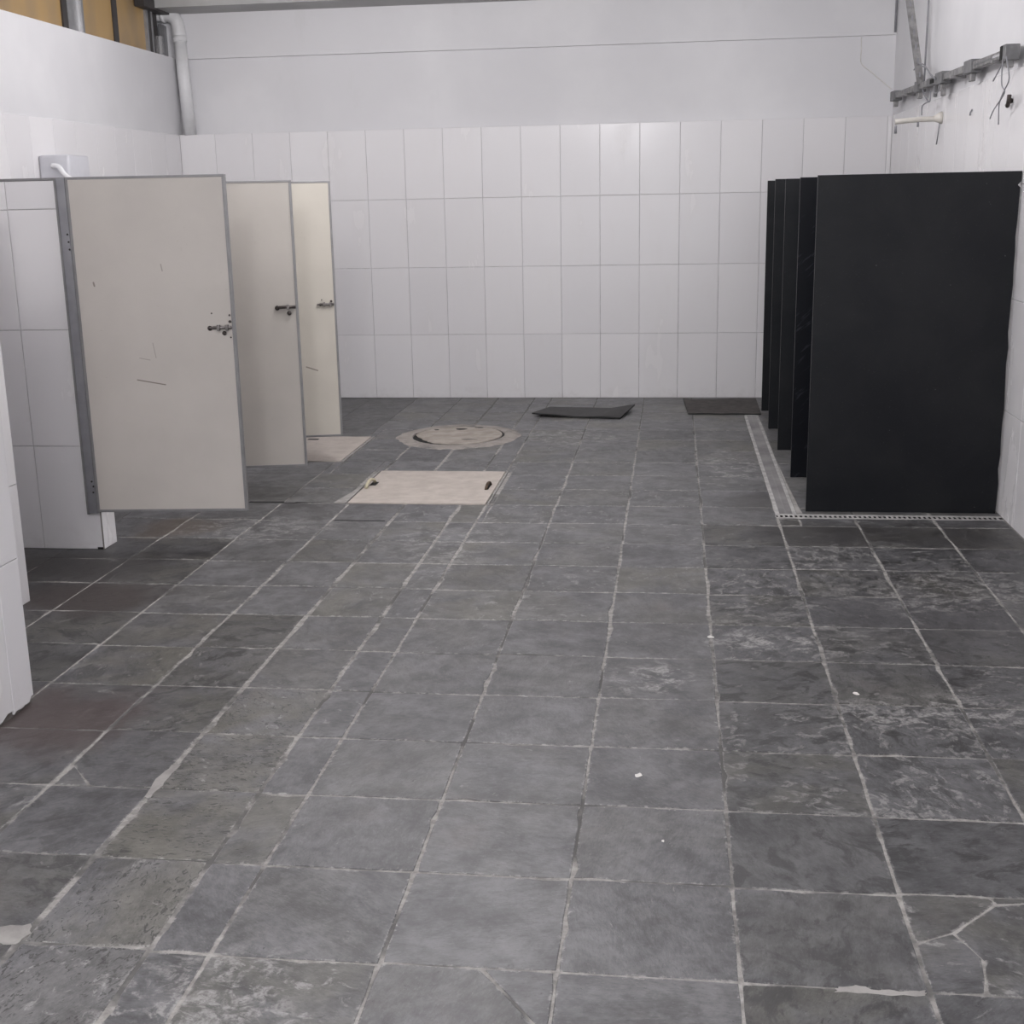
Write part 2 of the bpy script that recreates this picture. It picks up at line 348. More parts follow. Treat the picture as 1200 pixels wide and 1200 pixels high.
def wall_tile(parent, face, plane, u0, u1, z0, z1, loc0=(0, 0, 0), gap=0.0022, th=0.008, name='wall_tile', jag=None, mat='tile'):
    """glazed tile standing on the given wall plane; u runs along the wall in world x or y"""
    wd, ht = u1-u0-gap, z1-z0-gap
    key = (round(wd, 4), round(ht, 4), jag)
    if key not in _tiles:
        o = [(-wd/2, -ht/2), (wd/2, -ht/2), (wd/2, ht/2), (-wd/2, ht/2)]
        if jag:
            rr = random.Random(jag); k = 9; low = [(-wd/2+wd*i/k, -ht/2+0.008+rr.uniform(0, 0.006)+(0.012 if i in (8, 9) else 0)) for i in range(k+1)]
            o = low+o[2:]
        _tiles[key] = plate_me(o, th, 0.0022, 'wall_tile'); _tiles[key].materials.append(M[mat])
    uc, zc = (u0+u1)/2, (z0+z1)/2
    loc = (uc, plane, zc) if face[1] == 'y' else (plane, uc, zc)
    o = link(name, _tiles[key], None, parent, Vector(loc)-Vector(loc0))
    e = list(ROT[face]); e[0] += random.uniform(-0.0009, 0.0009); e[2] += random.uniform(-0.0009, 0.0009)
    o.rotation_euler = e
    return o
def copy_tree(o, parent=None):
    c = o.copy(); COL.objects.link(c); c.parent = parent
    for ch in list(o.children): copy_tree(ch, c)
    return c

# ------------------------------------------------------------------ room shell
XL, XR, YB = -4.21, 1.72, 10.84
ZR = [0, 0.551, 1.123, 1.694, 2.266]
Y0 = -2.0
def shell(name, boxes, mat):
    bm = bmesh.new()
    for b in boxes: box_bm(bm, *b)
    return structure(link(name, finish(bm, name), M[mat]))
wall_back = shell('wall_back', [(XL-0.3, XR+0.2, YB+0.10, YB+0.3, -0.2, 3.6)], 'paint')
core = box('tiled_lower_wall', (XL-0.02, XR+0.012, YB+0.008, YB+0.10, -0.1, 2.262), M['tgrout'], wall_back)
wall_right = shell('wall_right', [(XR+0.012, XR+0.2, Y0, YB+0.1, -0.2, 3.6)], 'paint')
core = box('tile_bed', (XR+0.008, XR+0.013, 3.0, YB+0.008, -0.05, 2.262), M['tgrout'], wall_right)
wall_left = shell('wall_left', [(XL-0.22, XL-0.012, Y0, YB+0.1, -0.2, 2.895)], 'paint')
core = box('tile_bed', (XL-0.013, XL-0.008, 3.0, YB+0.008, -0.05, 2.262), M['tgrout'], wall_left)
wall_front = shell('wall_front', [(XL-0.3, -3.52, Y0-0.2, Y0, -0.2, 3.6), (1.12, XR+0.2, Y0-0.2, Y0, -0.2, 3.6), (-3.52, 1.12, Y0-0.2, Y0, 2.72, 3.6)], 'paint')   # unseen wall, its opening made up to suit the added fill light
ceiling = shell('ceiling', [(XL-0.3, XR+0.2, Y0-0.2, YB+0.3, 3.42, 3.6)], 'ceiling')
ends = shell('wall_left_upper', [(XL-0.22, XL-0.012, Y0, 3.0, 2.895, 3.42)], 'paint')
beam = shell('trim_1', [(XL-0.012, XR-0.01, 10.52, YB+0.10, 3.245, 3.43)], 'beam')
upper = structure(box('trim_2', (XL-0.012, XR+0.012, YB+0.072, YB+0.1, 2.885, 3.25), M['paint'], None))
# wall tiles
wx0, ww = -2.58546, 0.32839
xs = [wx0+ww*i for i in range(-5, 14)]
xs = [XL]+[x for x in xs if x > XL+0.02 and x < XR-0.02]+[XR]
for a, b in zip(xs, xs[1:]):
    for z0, z1 in zip(ZR, ZR[1:]): wall_tile(wall_back, '-y', YB+0.008, a, b, z0, z1)
ys = [7.12+ww*i for i in range(-11, 12)]
ys = [y for y in ys if y < YB-0.03]+[YB]
for a, b in zip(ys, ys[1:]):
    for z0, z1 in zip(ZR, ZR[1:]): wall_tile(wall_right, '-x', XR+0.008, a, b, z0, z1)
ys = [YB-0.328*i for i in range(20)][::-1]
for a, b in zip(ys, ys[1:]):
    for z0, z1 in zip(ZR, ZR[1:]): wall_tile(wall_left, '+x', XL-0.008, a, b, z0, z1)

# clerestory window above the left wall
win = structure(link('window_1', None)); win.location = (0, 0, 0)
XW = -4.30
def pane(name, y0, y1, mat, z0=2.9, z1=3.42, x=XW, th=0.012): return box(name, (x-th, x, y0, y1, z0, z1), M[mat], win)
yy = 3.0
while yy < 8.0:
    pane('window_pane', yy, yy+0.98, 'pane'); pane('mullion', yy+0.98, yy+1.02, 'frame', x=XW+0.02, th=0.04); yy += 1.02
pane('window_pane', 8.14, 9.015, 'pane')
pane('dark_mullion', 9.015, 9.085, 'darkframe', x=XW+0.015, th=0.04)
pane('mullion', 9.085, 9.235, 'frame', x=XW+0.02, th=0.045)
pane('bright_mullion', 9.235, 9.27, 'brightalu', x=XW+0.035, th=0.03)
pane('mullion', 9.27, 9.34, 'frame', x=XW+0.02, th=0.04)
pane('window_pane', 9.34, 9.87, 'pane')
pane('dark_mullion', 9.87, 9.95, 'darkframe', x=XW+0.012, th=0.04)
pane('window_pane', 9.95, 10.49, 'pane')
pane('mullion', 10.49, 10.53, 'frame', x=XW+0.02, th=0.04)
pane('dark_mullion', 10.53, 10.60, 'darkframe', x=XW+0.015, th=0.03)
pane('mullion', 10.60, 10.625, 'frame', x=XW+0.02, th=0.04)
pane('dark_mullion', 10.625, 10.76, 'darkframe', x=XW+0.0, th=0.03)
pane('bright_mullion', 10.765, 10.80, 'brightalu', z1=3.06, x=XW+0.03, th=0.03)
pane('end_panel', 10.80, 10.94, 'frame', z1=3.16, x=XW+0.01, th=0.02)
pane('window_head', 3.0, 10.94, 'darkframe', z0=3.36, x=XW+0.05, th=0.06)
pane('window_head', 10.3, 10.94, 'darkframe', z0=3.23, z1=3.40, x=XW+0.09, th=0.08)

# ------------------------------------------------------------------ slate floor
DZ = -0.0014
floor = structure(box('floor', (XL-0.2, XR+0.15, Y0, YB+0.15, -0.15, DZ), M['fgrout']))
GX = [XL, -3.82, -3.42, -3.02, -2.62, -2.22, -1.825, -1.50, -1.182, -1.035, -0.64, -0.239, 0.161, 0.561, 0.961, 1.361, XR]
GAPX = {-1.825: 0.007, -1.50: 0.013, -1.182: 0.009, -1.035: 0.006, -0.64: 0.005, -0.239: 0.004, 0.161: 0.005, 0.561: 0.006, 0.961: 0.006, 1.361: 0.006}
GY0 = 2.459
EXCL = [(-1.885, -1.0, 6.855, 7.745), (-2.70, -2.16, 8.03, 8.945), (0.556, 0.668, 6.628, 9.93), (0.556, XR+0.1, 6.628, 6.712)]
def cut(rects, ex):
    out = []
    for x0, x1, y0, y1 in rects:
        a0, a1, b0, b1 = max(x0, ex[0]), min(x1, ex[1]), max(y0, ex[2]), min(y1, ex[3])
        if a0 >= a1 or b0 >= b1: out.append((x0, x1, y0, y1)); continue
        for r in ((x0, a0, y0, y1), (a1, x1, y0, y1), (a0, a1, y0, b0), (a0, a1, b1, y1)):
            if r[1]-r[0] > 0.025 and r[3]-r[2] > 0.025: out.append(r)
    return out
rs_ = random.Random(11)
def rough_outline(poly, step=0.07, jit=0.0025, chip=0.22):
    out = []; n = len(poly)
    for i in range(n):
        a, b = Vector(poly[i]), Vector(poly[(i+1) % n]); d = b-a; L = d.length
        nrm = Vector((-d.y, d.x))/L                                  # inward for counter-clockwise
        k = max(2, int(L/step)); ch = rs_.randrange(1, k) if rs_.random() < chip else -1
        for j in range(k):
            t = j/k+(rs_.uniform(-0.2, 0.2)/k if j else 0)
            q = a+d*t+nrm*(rs_.uniform(0, jit)+(rs_.uniform(0.004, 0.011) if j == ch else 0))
            if j == 0: q = a+d*(rs_.uniform(0.002, 0.007)/L)+nrm*rs_.uniform(0.001, 0.004)
            out.append((q.x, q.y))
    return out
def slate_mesh(outline, c, tilt):
    bm = bmesh.new(); lay = bm.verts.layers.float.new('edge'); n = len(outline)
    pts = [Vector((x-c[0], y-c[1])) for x, y in outline]
    ctr = sum(pts, Vector((0, 0)))/n
    def ring(inset, z, e):
        out = []
        for q in pts:
            d = q-ctr; L = d.length; m = min(inset, L*0.5)
            v = bm.verts.new((*(q-d/L*m), z)); v[lay] = e; out.append(v)
        return out
    rs = [ring(0, -0.012, 1), ring(0, -0.0012, 1), ring(0.0025, 0, 1), ring(0.012, 0.0002, 0.75), ring(0.05, 0.0003, 0)]
    for a, b in zip(rs, rs[1:]):
        for j in range(n): bm.faces.new((a[j], a[(j+1) % n], b[(j+1) % n], b[j]))
    bm.faces.new(rs[-1])
    for v in bm.verts: v.co.z += v.co.x*tilt[0]+v.co.y*tilt[1]
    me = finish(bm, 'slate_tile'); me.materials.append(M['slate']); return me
def stone_look(x, y):
    r = rs_.random
    br, pit, sc, ol = rs_.uniform(0.44, 0.55), rs_.uniform(0.1, 0.45), rs_.uniform(0.1, 0.4), rs_.choice((0, 0.1, 0.3, 0.6))
    if -1.05 < x < 0.2 and y < 4.7: br, pit, sc, ol = rs_.uniform(0.51, 0.57), rs_.uniform(0.05, 0.3), rs_.uniform(0, 0.25), rs_.uniform(0, 0.25)
    if -1.5 < x < -1.18 and y < 4.2: br, pit, sc, ol = rs_.uniform(0.52, 0.60), rs_.uniform(0.8, 1.05), rs_.uniform(0.2, 0.4), rs_.uniform(0.5, 0.9)
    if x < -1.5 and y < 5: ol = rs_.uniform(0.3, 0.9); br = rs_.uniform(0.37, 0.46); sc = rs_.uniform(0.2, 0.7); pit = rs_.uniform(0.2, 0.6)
    if x > 0.2 and y < 6.6: br, sc, pit = rs_.uniform(0.34, 0.47), rs_.uniform(0.35, 1.0), rs_.uniform(0.2, 0.55)
    if x > 0.2 and y < 3.4: br, sc = rs_.uniform(0.38, 0.45), rs_.uniform(0.0, 0.25)
    if -1.5 < x < 0.2 and 4.7 < y < 6.5: br, sc = rs_.uniform(0.48, 0.56), rs_.uniform(0.2, 0.6)
    if -1.5 < x < 0.56 and 6.5 < y < 9.2: br, sc = rs_.uniform(0.48, 0.55), rs_.uniform(0.3, 0.75)
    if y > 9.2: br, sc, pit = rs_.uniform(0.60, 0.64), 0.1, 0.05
    if x < -2.22 and y < 5.9: br = rs_.uniform(0.27, 0.38)  # stones by the stalls have the shade there put into their brightness
    return br, pit, sc, ol
SPECIAL = {(-1.66, 3.06): (0.46, 0.1, 0.1, 0.05), (-1.34, 2.28): (0.56, 1.05, 0.5, 0.2), (0.36, 2.66): (0.43, 0.1, 0.05, 0.2), (0.76, 3.06): (0.37, 0.15, 0.2, 0.0),
           (0.76, 3.86): (0.37, 0.3, 0.95, 0.0), (0.36, 3.86): (0.40, 0.3, 0.75, 0.1), (0.76, 4.26): (0.42, 0.6, 0.3, 0.4), (-0.84, 2.28): (0.50, 0.3, 0.8, 0.5)}
made = []; rest = []
for i in range(len(GX)-1):
    xa, xb = GX[i], GX[i+1]
    ga, gb = GAPX.get(xa, 0.004)/2, GAPX.get(xb, 0.004)/2
    shift = rs_.uniform(-0.006, 0.006)
    ylines = [GY0+j*0.4+shift+rs_.uniform(-0.004, 0.004) for j in range(-3, 22)]
    ylines = [y for y in ylines if y < YB-0.05]+[YB]
    for ya, yb in zip(ylines, ylines[1:]):
        rects = [(xa+ga, xb-gb, ya+0.0016, yb-0.0016)]
        for ex in EXCL: rects = cut(rects, ex)
        for x0, x1, y0, y1 in rects:
            vis = any(in_view(x, y) for x in (x0, (x0+x1)/2, x1) for y in (y0, y1))
            hid = xb < -3.0 or (xa > 0.95 and ya > 6.9) or (xa < -2.5 and ya > 6.6)
            made.append((0 if vis and not hid else 1, x0, x1, y0, y1))
keep = [m for m in made if m[0] == 0][:292]; rest = [m for m in made if m not in keep]
def add_slate(poly, name='slate_tile', jit=0.0028, chip=0.3, look=None):
    cx = sum(p[0] for p in poly)/len(poly); cy = sum(p[1] for p in poly)/len(poly)
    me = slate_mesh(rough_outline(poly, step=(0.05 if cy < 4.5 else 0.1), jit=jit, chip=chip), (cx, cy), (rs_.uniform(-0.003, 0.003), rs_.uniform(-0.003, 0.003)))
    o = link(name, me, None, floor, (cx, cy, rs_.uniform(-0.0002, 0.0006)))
    lk = look
    if lk is None:
        lk = stone_look(cx, cy)
        for (sx, sy), v in SPECIAL.items():
            if abs(sx-cx) < 0.1 and abs(sy-cy) < 0.15: lk = v
    o.color = lk
for _, x0, x1, y0, y1 in keep:
    cx, cy = (x0+x1)/2, (y0+y1)/2
    if abs(cx-0.76) < 0.1 and abs(cy-2.66) < 0.1:        # the stone broken into pieces
        for poly in ([(x0, y0), (0.675, y0), (0.70, 2.60), (0.655, 2.70), (x0, 2.650)], [(0.677, y0), (x1, y0), (x1, y1), (0.782, 2.832), (0.6575, 2.70), (0.703, 2.60)],
                     [(x0, 2.6515), (0.6545, 2.7025), (0.779, 2.834), (0.777, y1), (x0, y1)]):
            add_slate(poly, jit=0.0012, chip=0, look=(0.46, 0.15, 0.6, 0.5))
        add_slate([(0.782, 2.838), (x1, y1-0.003), (x1-0.01, y1), (0.78, y1)], jit=0.001, chip=0, look=(0.44, 0.15, 0.2, 0.4))
    elif abs(cx+0.44) < 0.1 and abs(cy-2.26) < 0.12:     # cracked from the back edge to the right
        add_slate([(x0, y0), (x1, y0), (x1, 2.235), (-0.41, y1), (x0, y1)], jit=0.0015, chip=0); add_slate([(x1, 2.243), (x1, y1), (-0.404, y1)], jit=0.001, chip=0)
    elif abs(cx+1.66) < 0.1 and abs(cy-3.46) < 0.12:     # a corner broken off
        add_slate([(x0+0.004, y0), (x0+0.115, y0), (x0+0.01, y0+0.13)], jit=0.001, chip=0, look=(0.60, 0.1, 0.3, 0.2))
        add_slate([(x0+0.121, y0), (x1, y0), (x1, y1), (x0, y1), (x0, y0+0.137)], chip=0)
    else: add_slate([(x0, y0), (x1, y0), (x1, y1), (x0, y1)])
bm = bmesh.new()
for _, x0, x1, y0, y1 in rest: box_bm(bm, x0, x1, y0, y1, -0.012, 0)
fld = link('slate_paving', finish(bm, 'slate_paving'), M['slate'], floor); fld['kind'] = 'stuff'; fld.color = (0.45, 0.2, 0.2, 0.2)
# a wide dark open joint, a painted edge shadow and mortar spilt beside stones
def flat_patch(name, poly, z, mat, parent, th=0.002):
    me = plate_me(poly, th, 0.0008, name); return link(name, me, M[mat], parent, (0, 0, z))
flat_patch('joint_and_edge_shade', [(-1.81, 6.452), (-1.66, 6.449), (-1.53, 6.452), (-1.53, 6.474), (-1.67, 6.470), (-1.81, 6.473)], -0.0005, 'hole', floor, 0.0015)
flat_patch('joint_and_edge_shade', [(-2.42, 6.845), (-2.2, 6.85), (-1.99, 6.862), (-1.99, 6.868), (-2.2, 6.885), (-2.42, 6.88)], -0.0005, 'hole', floor, 0.0017)  # dark strip painted for the shadow along a raised stone edge
def smear(pts, z=-0.0009, th=0.0024):
    q = random.Random(len(pts)*7+int(pts[0][0]*1000)); out = []
    for a, b in zip(pts, pts[1:]+pts[:1]):
        for t in (0, 0.25, 0.5, 0.75):
            out.append((a[0]+(b[0]-a[0])*t+q.uniform(-0.004, 0.004), a[1]+(b[1]-a[1])*t+q.uniform(-0.004, 0.004)))
    flat_patch('mortar_smear', out, z, 'mortar', floor, th)
smear([(-1.66, 2.475), (-1.56, 2.45), (-1.50, 2.452), (-1.492, 2.50), (-1.508, 2.535), (-1.57, 2.52), (-1.64, 2.50)])
smear([(0.36, 2.450), (0.45, 2.447), (0.55, 2.452), (0.55, 2.470), (0.50, 2.462), (0.45, 2.464), (0.41, 2.474), (0.37, 2.466)])
smear([(-1.508, 3.20), (-1.49, 3.2), (-1.483, 3.30), (-1.486, 3.42), (-1.51, 3.42), (-1.518, 3.32)])

# ------------------------------------------------------------------ tiled stall partitions
PH = 1.808
PZ = [0, 0.526, 1.098, 1.665, PH-0.012]
def partition(y0, y1, xe, label):
    r = tag(empty('stall_partition', (xe, (y0+y1)/2, 0)), label, 'partition', 'tiled partitions between the stalls'); o0 = r.location
    b = lambda n, bb, m, bev=0: box(n, (bb[0]-o0.x, bb[1]-o0.x, bb[2]-o0.y, bb[3]-o0.y, bb[4], bb[5]), M[m], r, bev)
    b('core', (XL, xe-0.008, y0+0.008, y1-0.008, 0.0, PH-0.012), 'tgrout')
    b('top_cap', (XL, xe+0.001, y0-0.001, y1+0.001, PH-0.012, PH), 'trim', 0.003)
    xs = [xe, xe-0.318]
    while xs[-1] > XL+0.36: xs.append(xs[-1]-ww)
    xs.append(XL); xs = xs[::-1]
    for a, c in zip(xs, xs[1:]):
        for z0, z1 in zip(PZ, PZ[1:]):
            wall_tile(r, '-y', y0+0.008, a, c, z0, z1, o0); wall_tile(r, '+y', y1-0.008, a, c, z0, z1, o0)
    for z0, z1 in zip(PZ, PZ[1:]): wall_tile(r, '+x', xe-0.008, y0+0.004, y1-0.004, z0, z1, o0, name='end_tile')
    return r
PARTS = [(4.83, 4.98, -2.78, 'white tiled stall partition whose narrow end shows between the nearest low wall and the first door'),
         (5.82, 5.97, -2.822, 'white tiled stall partition facing the camera, carrying the nearest beige door'),
         (6.87, 7.02, -2.822, 'white tiled stall partition behind the nearest door, carrying the middle door'),
         (7.83, 7.98, -2.822, 'white tiled stall partition behind the middle door, carrying the farthest cream door')]
for a in PARTS: part2 = partition(*a)
# the dark chipped foot of the second partition
for r in [o for o in COL.objects if o.name.startswith('stall_partition') and abs(o.location.y-5.895) < 0.01]:
    box('chipped_foot', (-0.035, 0.0005, -0.0765, -0.0735, 0.0, 0.012), M['hole'], r)
    box('chipped_foot', (-0.006, 0.0008, -0.0768, -0.0738, 0.0, 0.20), M['rawcore'], r)
# nearest low wall at the left edge
r = tag(empty('low_wall', (-2.27, 3.2, 0)), 'white tiled low wall cut off by the left edge, nearest the camera, chipped along its foot', 'wall'); o0 = r.location
box('core', (-2.34-o0.x, -2.198-o0.x, 1.112-o0.y, 3.865-o0.y, 0, PH-0.012), M['rawcore'], r)
box('top_cap', (-2.345-o0.x, -2.185-o0.x, 1.104-o0.y, 3.876-o0.y, PH-0.012, PH), M['trim'], r, 0.003)
yl = [3.873, 3.735]+[3.735-0.328*i for i in range(1, 9)]
for c, a in zip(yl, yl[1:]):
    for k, (z0, z1) in enumerate(zip([0.0, 0.52, 1.09, 1.66], [0.52, 1.09, 1.66, PH-0.012])):
        wall_tile(r, '+x', -2.198, a, c, z0, z1, o0, jag=(int(a*100) if k == 0 else None))
for z0, z1 in zip([0.02, 0.52, 1.09, 1.66], [0.52, 1.09, 1.66, PH-0.012]): wall_tile(r, '+y', 3.865, -2.342, -2.197, z0, z1, o0, name='end_tile'); wall_tile(r, '-y', 1.112, -2.342, -2.192, z0, z1, o0, name='end_tile')

# ------------------------------------------------------------------ stall doors
def door(x, y, wd, z0, z1, ang, mat, label, latch, jamb_h=1.606):
    r = tag(empty('stall_door', (x, y, z0), ang), label, 'door', 'open stall doors'); h = z1-z0
    bm = bmesh.new(); box_bm(bm, 0.012, wd-0.010, -0.0145, 0.0145, 0.012, h-0.010)
    link('door_panel', finish(bm, 'door_panel'), mat, r)
    for b in ((0.0, wd, -0.0165, 0.0165, h-0.012, h), (0.0, wd, -0.0165, 0.0165, 0, 0.013), (wd-0.013, wd, -0.0165, 0.0165, 0.013, h-0.012), (0.0, 0.013, -0.0165, 0.0165, 0.013, h-0.012)):
        box('edge_trim', b, M['trim'], r, 0.002)
    # grey hinge jamb screwed to the partition, turned back square to it
    j = box('hinge_jamb', (-0.052, -0.002, -0.013, 0.016, -0.008, h-0.002), M['alu'], r, 0.002, rot=(0, 0, -ang))
    box('jamb_lip', (-0.054, -0.044, -0.017, 0.016, -0.012, h-0.004), M['trim'], j)
    for zc in (0.10, 0.13, 0.155, h-0.26, h-0.295, h-0.33):
        bm = bmesh.new(); bmesh.ops.create_icosphere(bm, subdivisions=1, radius=0.0055)
        link('rivet', finish(bm, 'rivet', True), M['rivet'], j, (-0.012+random.uniform(-0.004, 0.004), -0.0135, zc))
    # latch
    zl = latch[0]
    l = box('slide_bolt', (wd-0.105, wd-0.014, -0.021, -0.0145, zl-0.006, zl+0.010), M[latch[1]], r, 0.002)
    tb = bmesh.new(); tube_bm(tb, [(wd-0.12, -0.027, zl+0.002), (wd-0.012, -0.027, zl+0.002)], 0.0075 if latch[2] else 0.0055, 10)
    link('bolt_bar', finish(tb, 'bolt_bar', True), M[latch[1]], l)
    for xx in ((wd-0.075, wd-0.035) if not latch[2] else (wd-0.055,)):
        box('bolt_keeper', (xx-0.007, xx+0.007, -0.036, -0.018, zl-0.012, zl+0.016), M['steel'], l, 0.002)
    for dx, dz, rr in latch[3]:
        bm = bmesh.new(); bmesh.ops.create_icosphere(bm, subdivisions=2, radius=rr)
        link('bolt_knob' if rr > 0.006 else 'screw', finish(bm, 'knob', True), M['darksteel'], l, (wd-dx, -0.021, zl+dz))
    return r
A1 = math.atan2(0.062, 0.75)
door(-2.822, 5.797, 0.752, 0.202, 1.808, A1, DOOR1, 'nearest open stall door, largest beige panel, with a scratch and a broken bolt at its free edge', (0.898, 'steel', False, ((0.118, 0.0, 0.012), (0.05, -0.024, 0.011), (0.105, 0.07, 0.004), (0.02, 0.06, 0.005), (0.02, -0.045, 0.004), (0.02, 0.03, 0.007))))
door(-2.822, 6.847, 0.738, 0.192, 1.797, math.atan2(0.14, 0.72), DOOR2, 'middle open stall door, beige, with a dark slide bolt, between the nearest and the farthest door', (0.913, 'darksteel', True, ((0.115, -0.002, 0.014), (0.05, -0.032, 0.013))))
door(-2.822, 7.807, 0.70, 0.188, 1.806, math.atan2(0.165, 0.68), DOOR3, 'farthest open stall door, cream, against the white tiled back wall', (0.855, 'steel', False, ((0.10, 0.0, 0.009), (0.03, 0.02, 0.008), (0.09, 0.03, 0.004))))

# pale flush tank high on the left wall
r = tag(empty('flush_tank', (XL, 8.53, 1.62)), 'pale plastic flush tank with a white lever, peeping over the partition beside the nearest door', 'cistern')
bm = bmesh.new(); box_bm(bm, 0.001, 0.215, -0.25, 0.06, 0.0, 0.40, 0.02); link('tank', finish(bm, 'tank', True), M['cistern'], r)
tube('lever', curve_pts([(0.10, -0.262, 0.33), (0.15, -0.27, 0.32), (0.19, -0.275, 0.27), (0.24, -0.27, 0.235), (0.28, -0.25, 0.225)], 6), 0.017, M['whiteband'], r)
tube('flush_pipe', [(0.10, -0.1, 0.0), (0.10, -0.1, -1.0), (0.12, -0.1, -1.25)], 0.02, M['pvc'], r)

# ------------------------------------------------------------------ black stone dividers
def divider(y, x0, h, mat, label, chip, th=0.022):
    ol = [(x0, 0.0), (XR-0.012, 0.0)]
    rr = random.Random(int(y*100)); n = 22
    for i in range(1, n): ol.append((XR-0.010+rr.uniform(-0.006, 0.004), h*i/n))
    if chip: ol += [(XR-0.020, h*0.962), (XR-0.005, h*0.972), (XR-0.003, h)]
    else: ol.append((XR-0.006, h))
    ol += [(x0+0.0, h)]
    ol = [(a-x0, b) for a, b in ol]
    me = plate_me(ol, th, 0.002, 'divider_panel')
    o = link('divider_panel', me, M[mat], None, (x0, y, 0.001), (PI/2, 0, 0))
    return tag(o, label, 'divider', 'black stone dividers along the right wall')
divider(6.80, 0.722, 1.757, 'granite', 'nearest black stone divider panel, its whole face turned to the camera', True)
divider(7.67, 0.716, 1.760, 'scratched', 'second black divider panel from the camera, streaked with diagonal scratches', False)
divider(8.53, 0.705, 1.765, 'granite', 'middle one of the five black divider panels, a plain dark strip', False)
divider(9.35, 0.702, 1.775, 'granite', 'fourth black divider panel from the camera, just before the farthest one', False)
divider(10.17, 0.706, 1.775, 'granite', 'farthest black divider panel, next to the white back wall', False)

# ------------------------------------------------------------------ floor drain, L-shaped
r = tag(empty('floor_drain', (0.56, 6.63, 0)), 'pale metal drain channel running in an L around the black dividers', 'drain'); o0 = r.location
bx = lambda n, b, m, bev=0.0: box(n, (b[0]-o0.x, b[1]-o0.x, b[2]-o0.y, b[3]-o0.y, b[4], b[5]), M[m], r, bev)
bx('channel', (0.559, 0.666, 6.632, 9.925, -0.011, -0.0008), 'hole'); bx('channel', (0.559, 1.718, 6.632, 6.709, -0.011, -0.0008), 'hole')
bx('frame_rail', (0.557, 0.578, 6.70, 9.925, -0.01, 0.003), 'drain', 0.001)
bx('frame_rail', (0.648, 0.667, 6.70, 9.925, -0.01, 0.003), 'drain', 0.001)
bx('frame_rail', (0.557, 0.667, 9.912, 9.928, -0.01, 0.003), 'drain', 0.001)
bx('frame_rail', (0.557, 1.719, 6.629, 6.645, -0.01, 0.0012), 'drain', 0.001)
bx('frame_rail', (0.557, 1.719, 6.690, 6.711, -0.01, 0.002), 'drain', 0.001)
bm = bmesh.new()
yy = 6.715
while yy < 9.905: box_bm(bm, 0.578-o0.x, 0.648-o0.x, yy-o0.y, yy+0.0165-o0.y, -0.001, 0.0008); yy += 0.022
box_bm(bm, 0.609-o0.x, 0.617-o0.x, 6.712-o0.y, 9.905-o0.y, -0.001, 0.0007)
g = link('grate', finish(bm, 'grate'), M['grate'], r); g['kind'] = 'stuff'
bm = bmesh.new(); xx = 0.566
while xx < 1.705: box_bm(bm, xx-o0.x, xx+0.0115-o0.x, 6.648-o0.y, 6.690-o0.y, -0.001, 0.0008); xx += 0.0255
g = link('grate', finish(bm, 'grate'), M['drain'], r); g['kind'] = 'stuff'
bm = bmesh.new()
mort = flat_patch('mortar_strip', [(0.668-o0.x, 6.715-o0.y), (0.702-o0.x, 6.715-o0.y), (0.694-o0.x, 6.9-o0.y), (0.684-o0.x, 7.4-o0.y), (0.674-o0.x, 8.0-o0.y), (0.668-o0.x, 8.0-o0.y)], -0.0006, 'mortar', r, 0.0022)

# ------------------------------------------------------------------ covers and manhole
def arch(name, x, y, mat, parent, lift, ln=0.13, tilt=0.0, rad=0.008):
    pts = [Vector((x+tilt*t, y+ln*(t-0.5), 0.006+lift*math.sin(PI*t)**0.6)) for t in [i/10 for i in range(11)]]
    return tube(name, pts, rad, mat, parent, 8)
r = tag(empty('pit_cover', (-1.44, 7.3, 0)), 'beige concrete pit cover with two lifting handles in the middle of the slate floor', 'cover', 'concrete pit covers'); o0 = r.location
bm = bmesh.new(); box_bm(bm, -0.395, 0.40, -0.44, 0.438, -0.012, 0.006, 0.003)
link('slab', finish(bm, 'slab'), M['concrete'], r)
for b in ((-0.412, -0.405, -0.442, 0.438), (0.412, 0.419, -0.442, 0.438)): box('edge_frame', (*b, -0.012, 0.006), M['mortar'], r)
for b in ((-0.405, -0.395, -0.44, 0.438), (0.40, 0.412, -0.44, 0.438)): box('edge_gap', (*b, -0.012, -0.002), M['darksteel'], r)
flat_patch('mortar_smear', [(-0.413, -0.44), (-0.412, 0.02), (-0.43, -0.03), (-0.445, -0.18), (-0.462, -0.30), (-0.48, -0.42), (-0.47, -0.444)], -0.001, 'mortar', r, 0.0035)
arch('handle', -0.375, -0.0, M['handle_pale'], r, 0.035, 0.17, 0.02, 0.010); box('handle_pocket', (-0.375, -0.335, 0.0, 0.10, 0.004, 0.0068), M['hole'], r)
arch('handle', 0.352, -0.02, M['handle_rust'], r, 0.026, 0.14, 0.01, 0.009); box('handle_pocket', (0.345, 0.365, -0.085, 0.05, 0.004, 0.0068), M['hole'], r)
r = tag(empty('pit_cover', (-2.43, 8.49, 0)), 'beige concrete pit cover half hidden behind the middle and farthest doors', 'cover', 'concrete pit covers')
bm = bmesh.new(); box_bm(bm, -0.262, 0.242, -0.45, 0.445, -0.012, 0.005, 0.003); link('slab', finish(bm, 'slab'), M['concrete'], r)
box('edge_frame', (0.252, 0.266, -0.455, 0.452, -0.012, 0.005), M['mortar'], r); box('edge_gap', (0.242, 0.252, -0.45, 0.445, -0.012, -0.002), M['hole'], r)
box('handle_pocket', (-0.20, -0.12, 0.30, 0.345, 0.003, 0.0058), M['hole'], r)
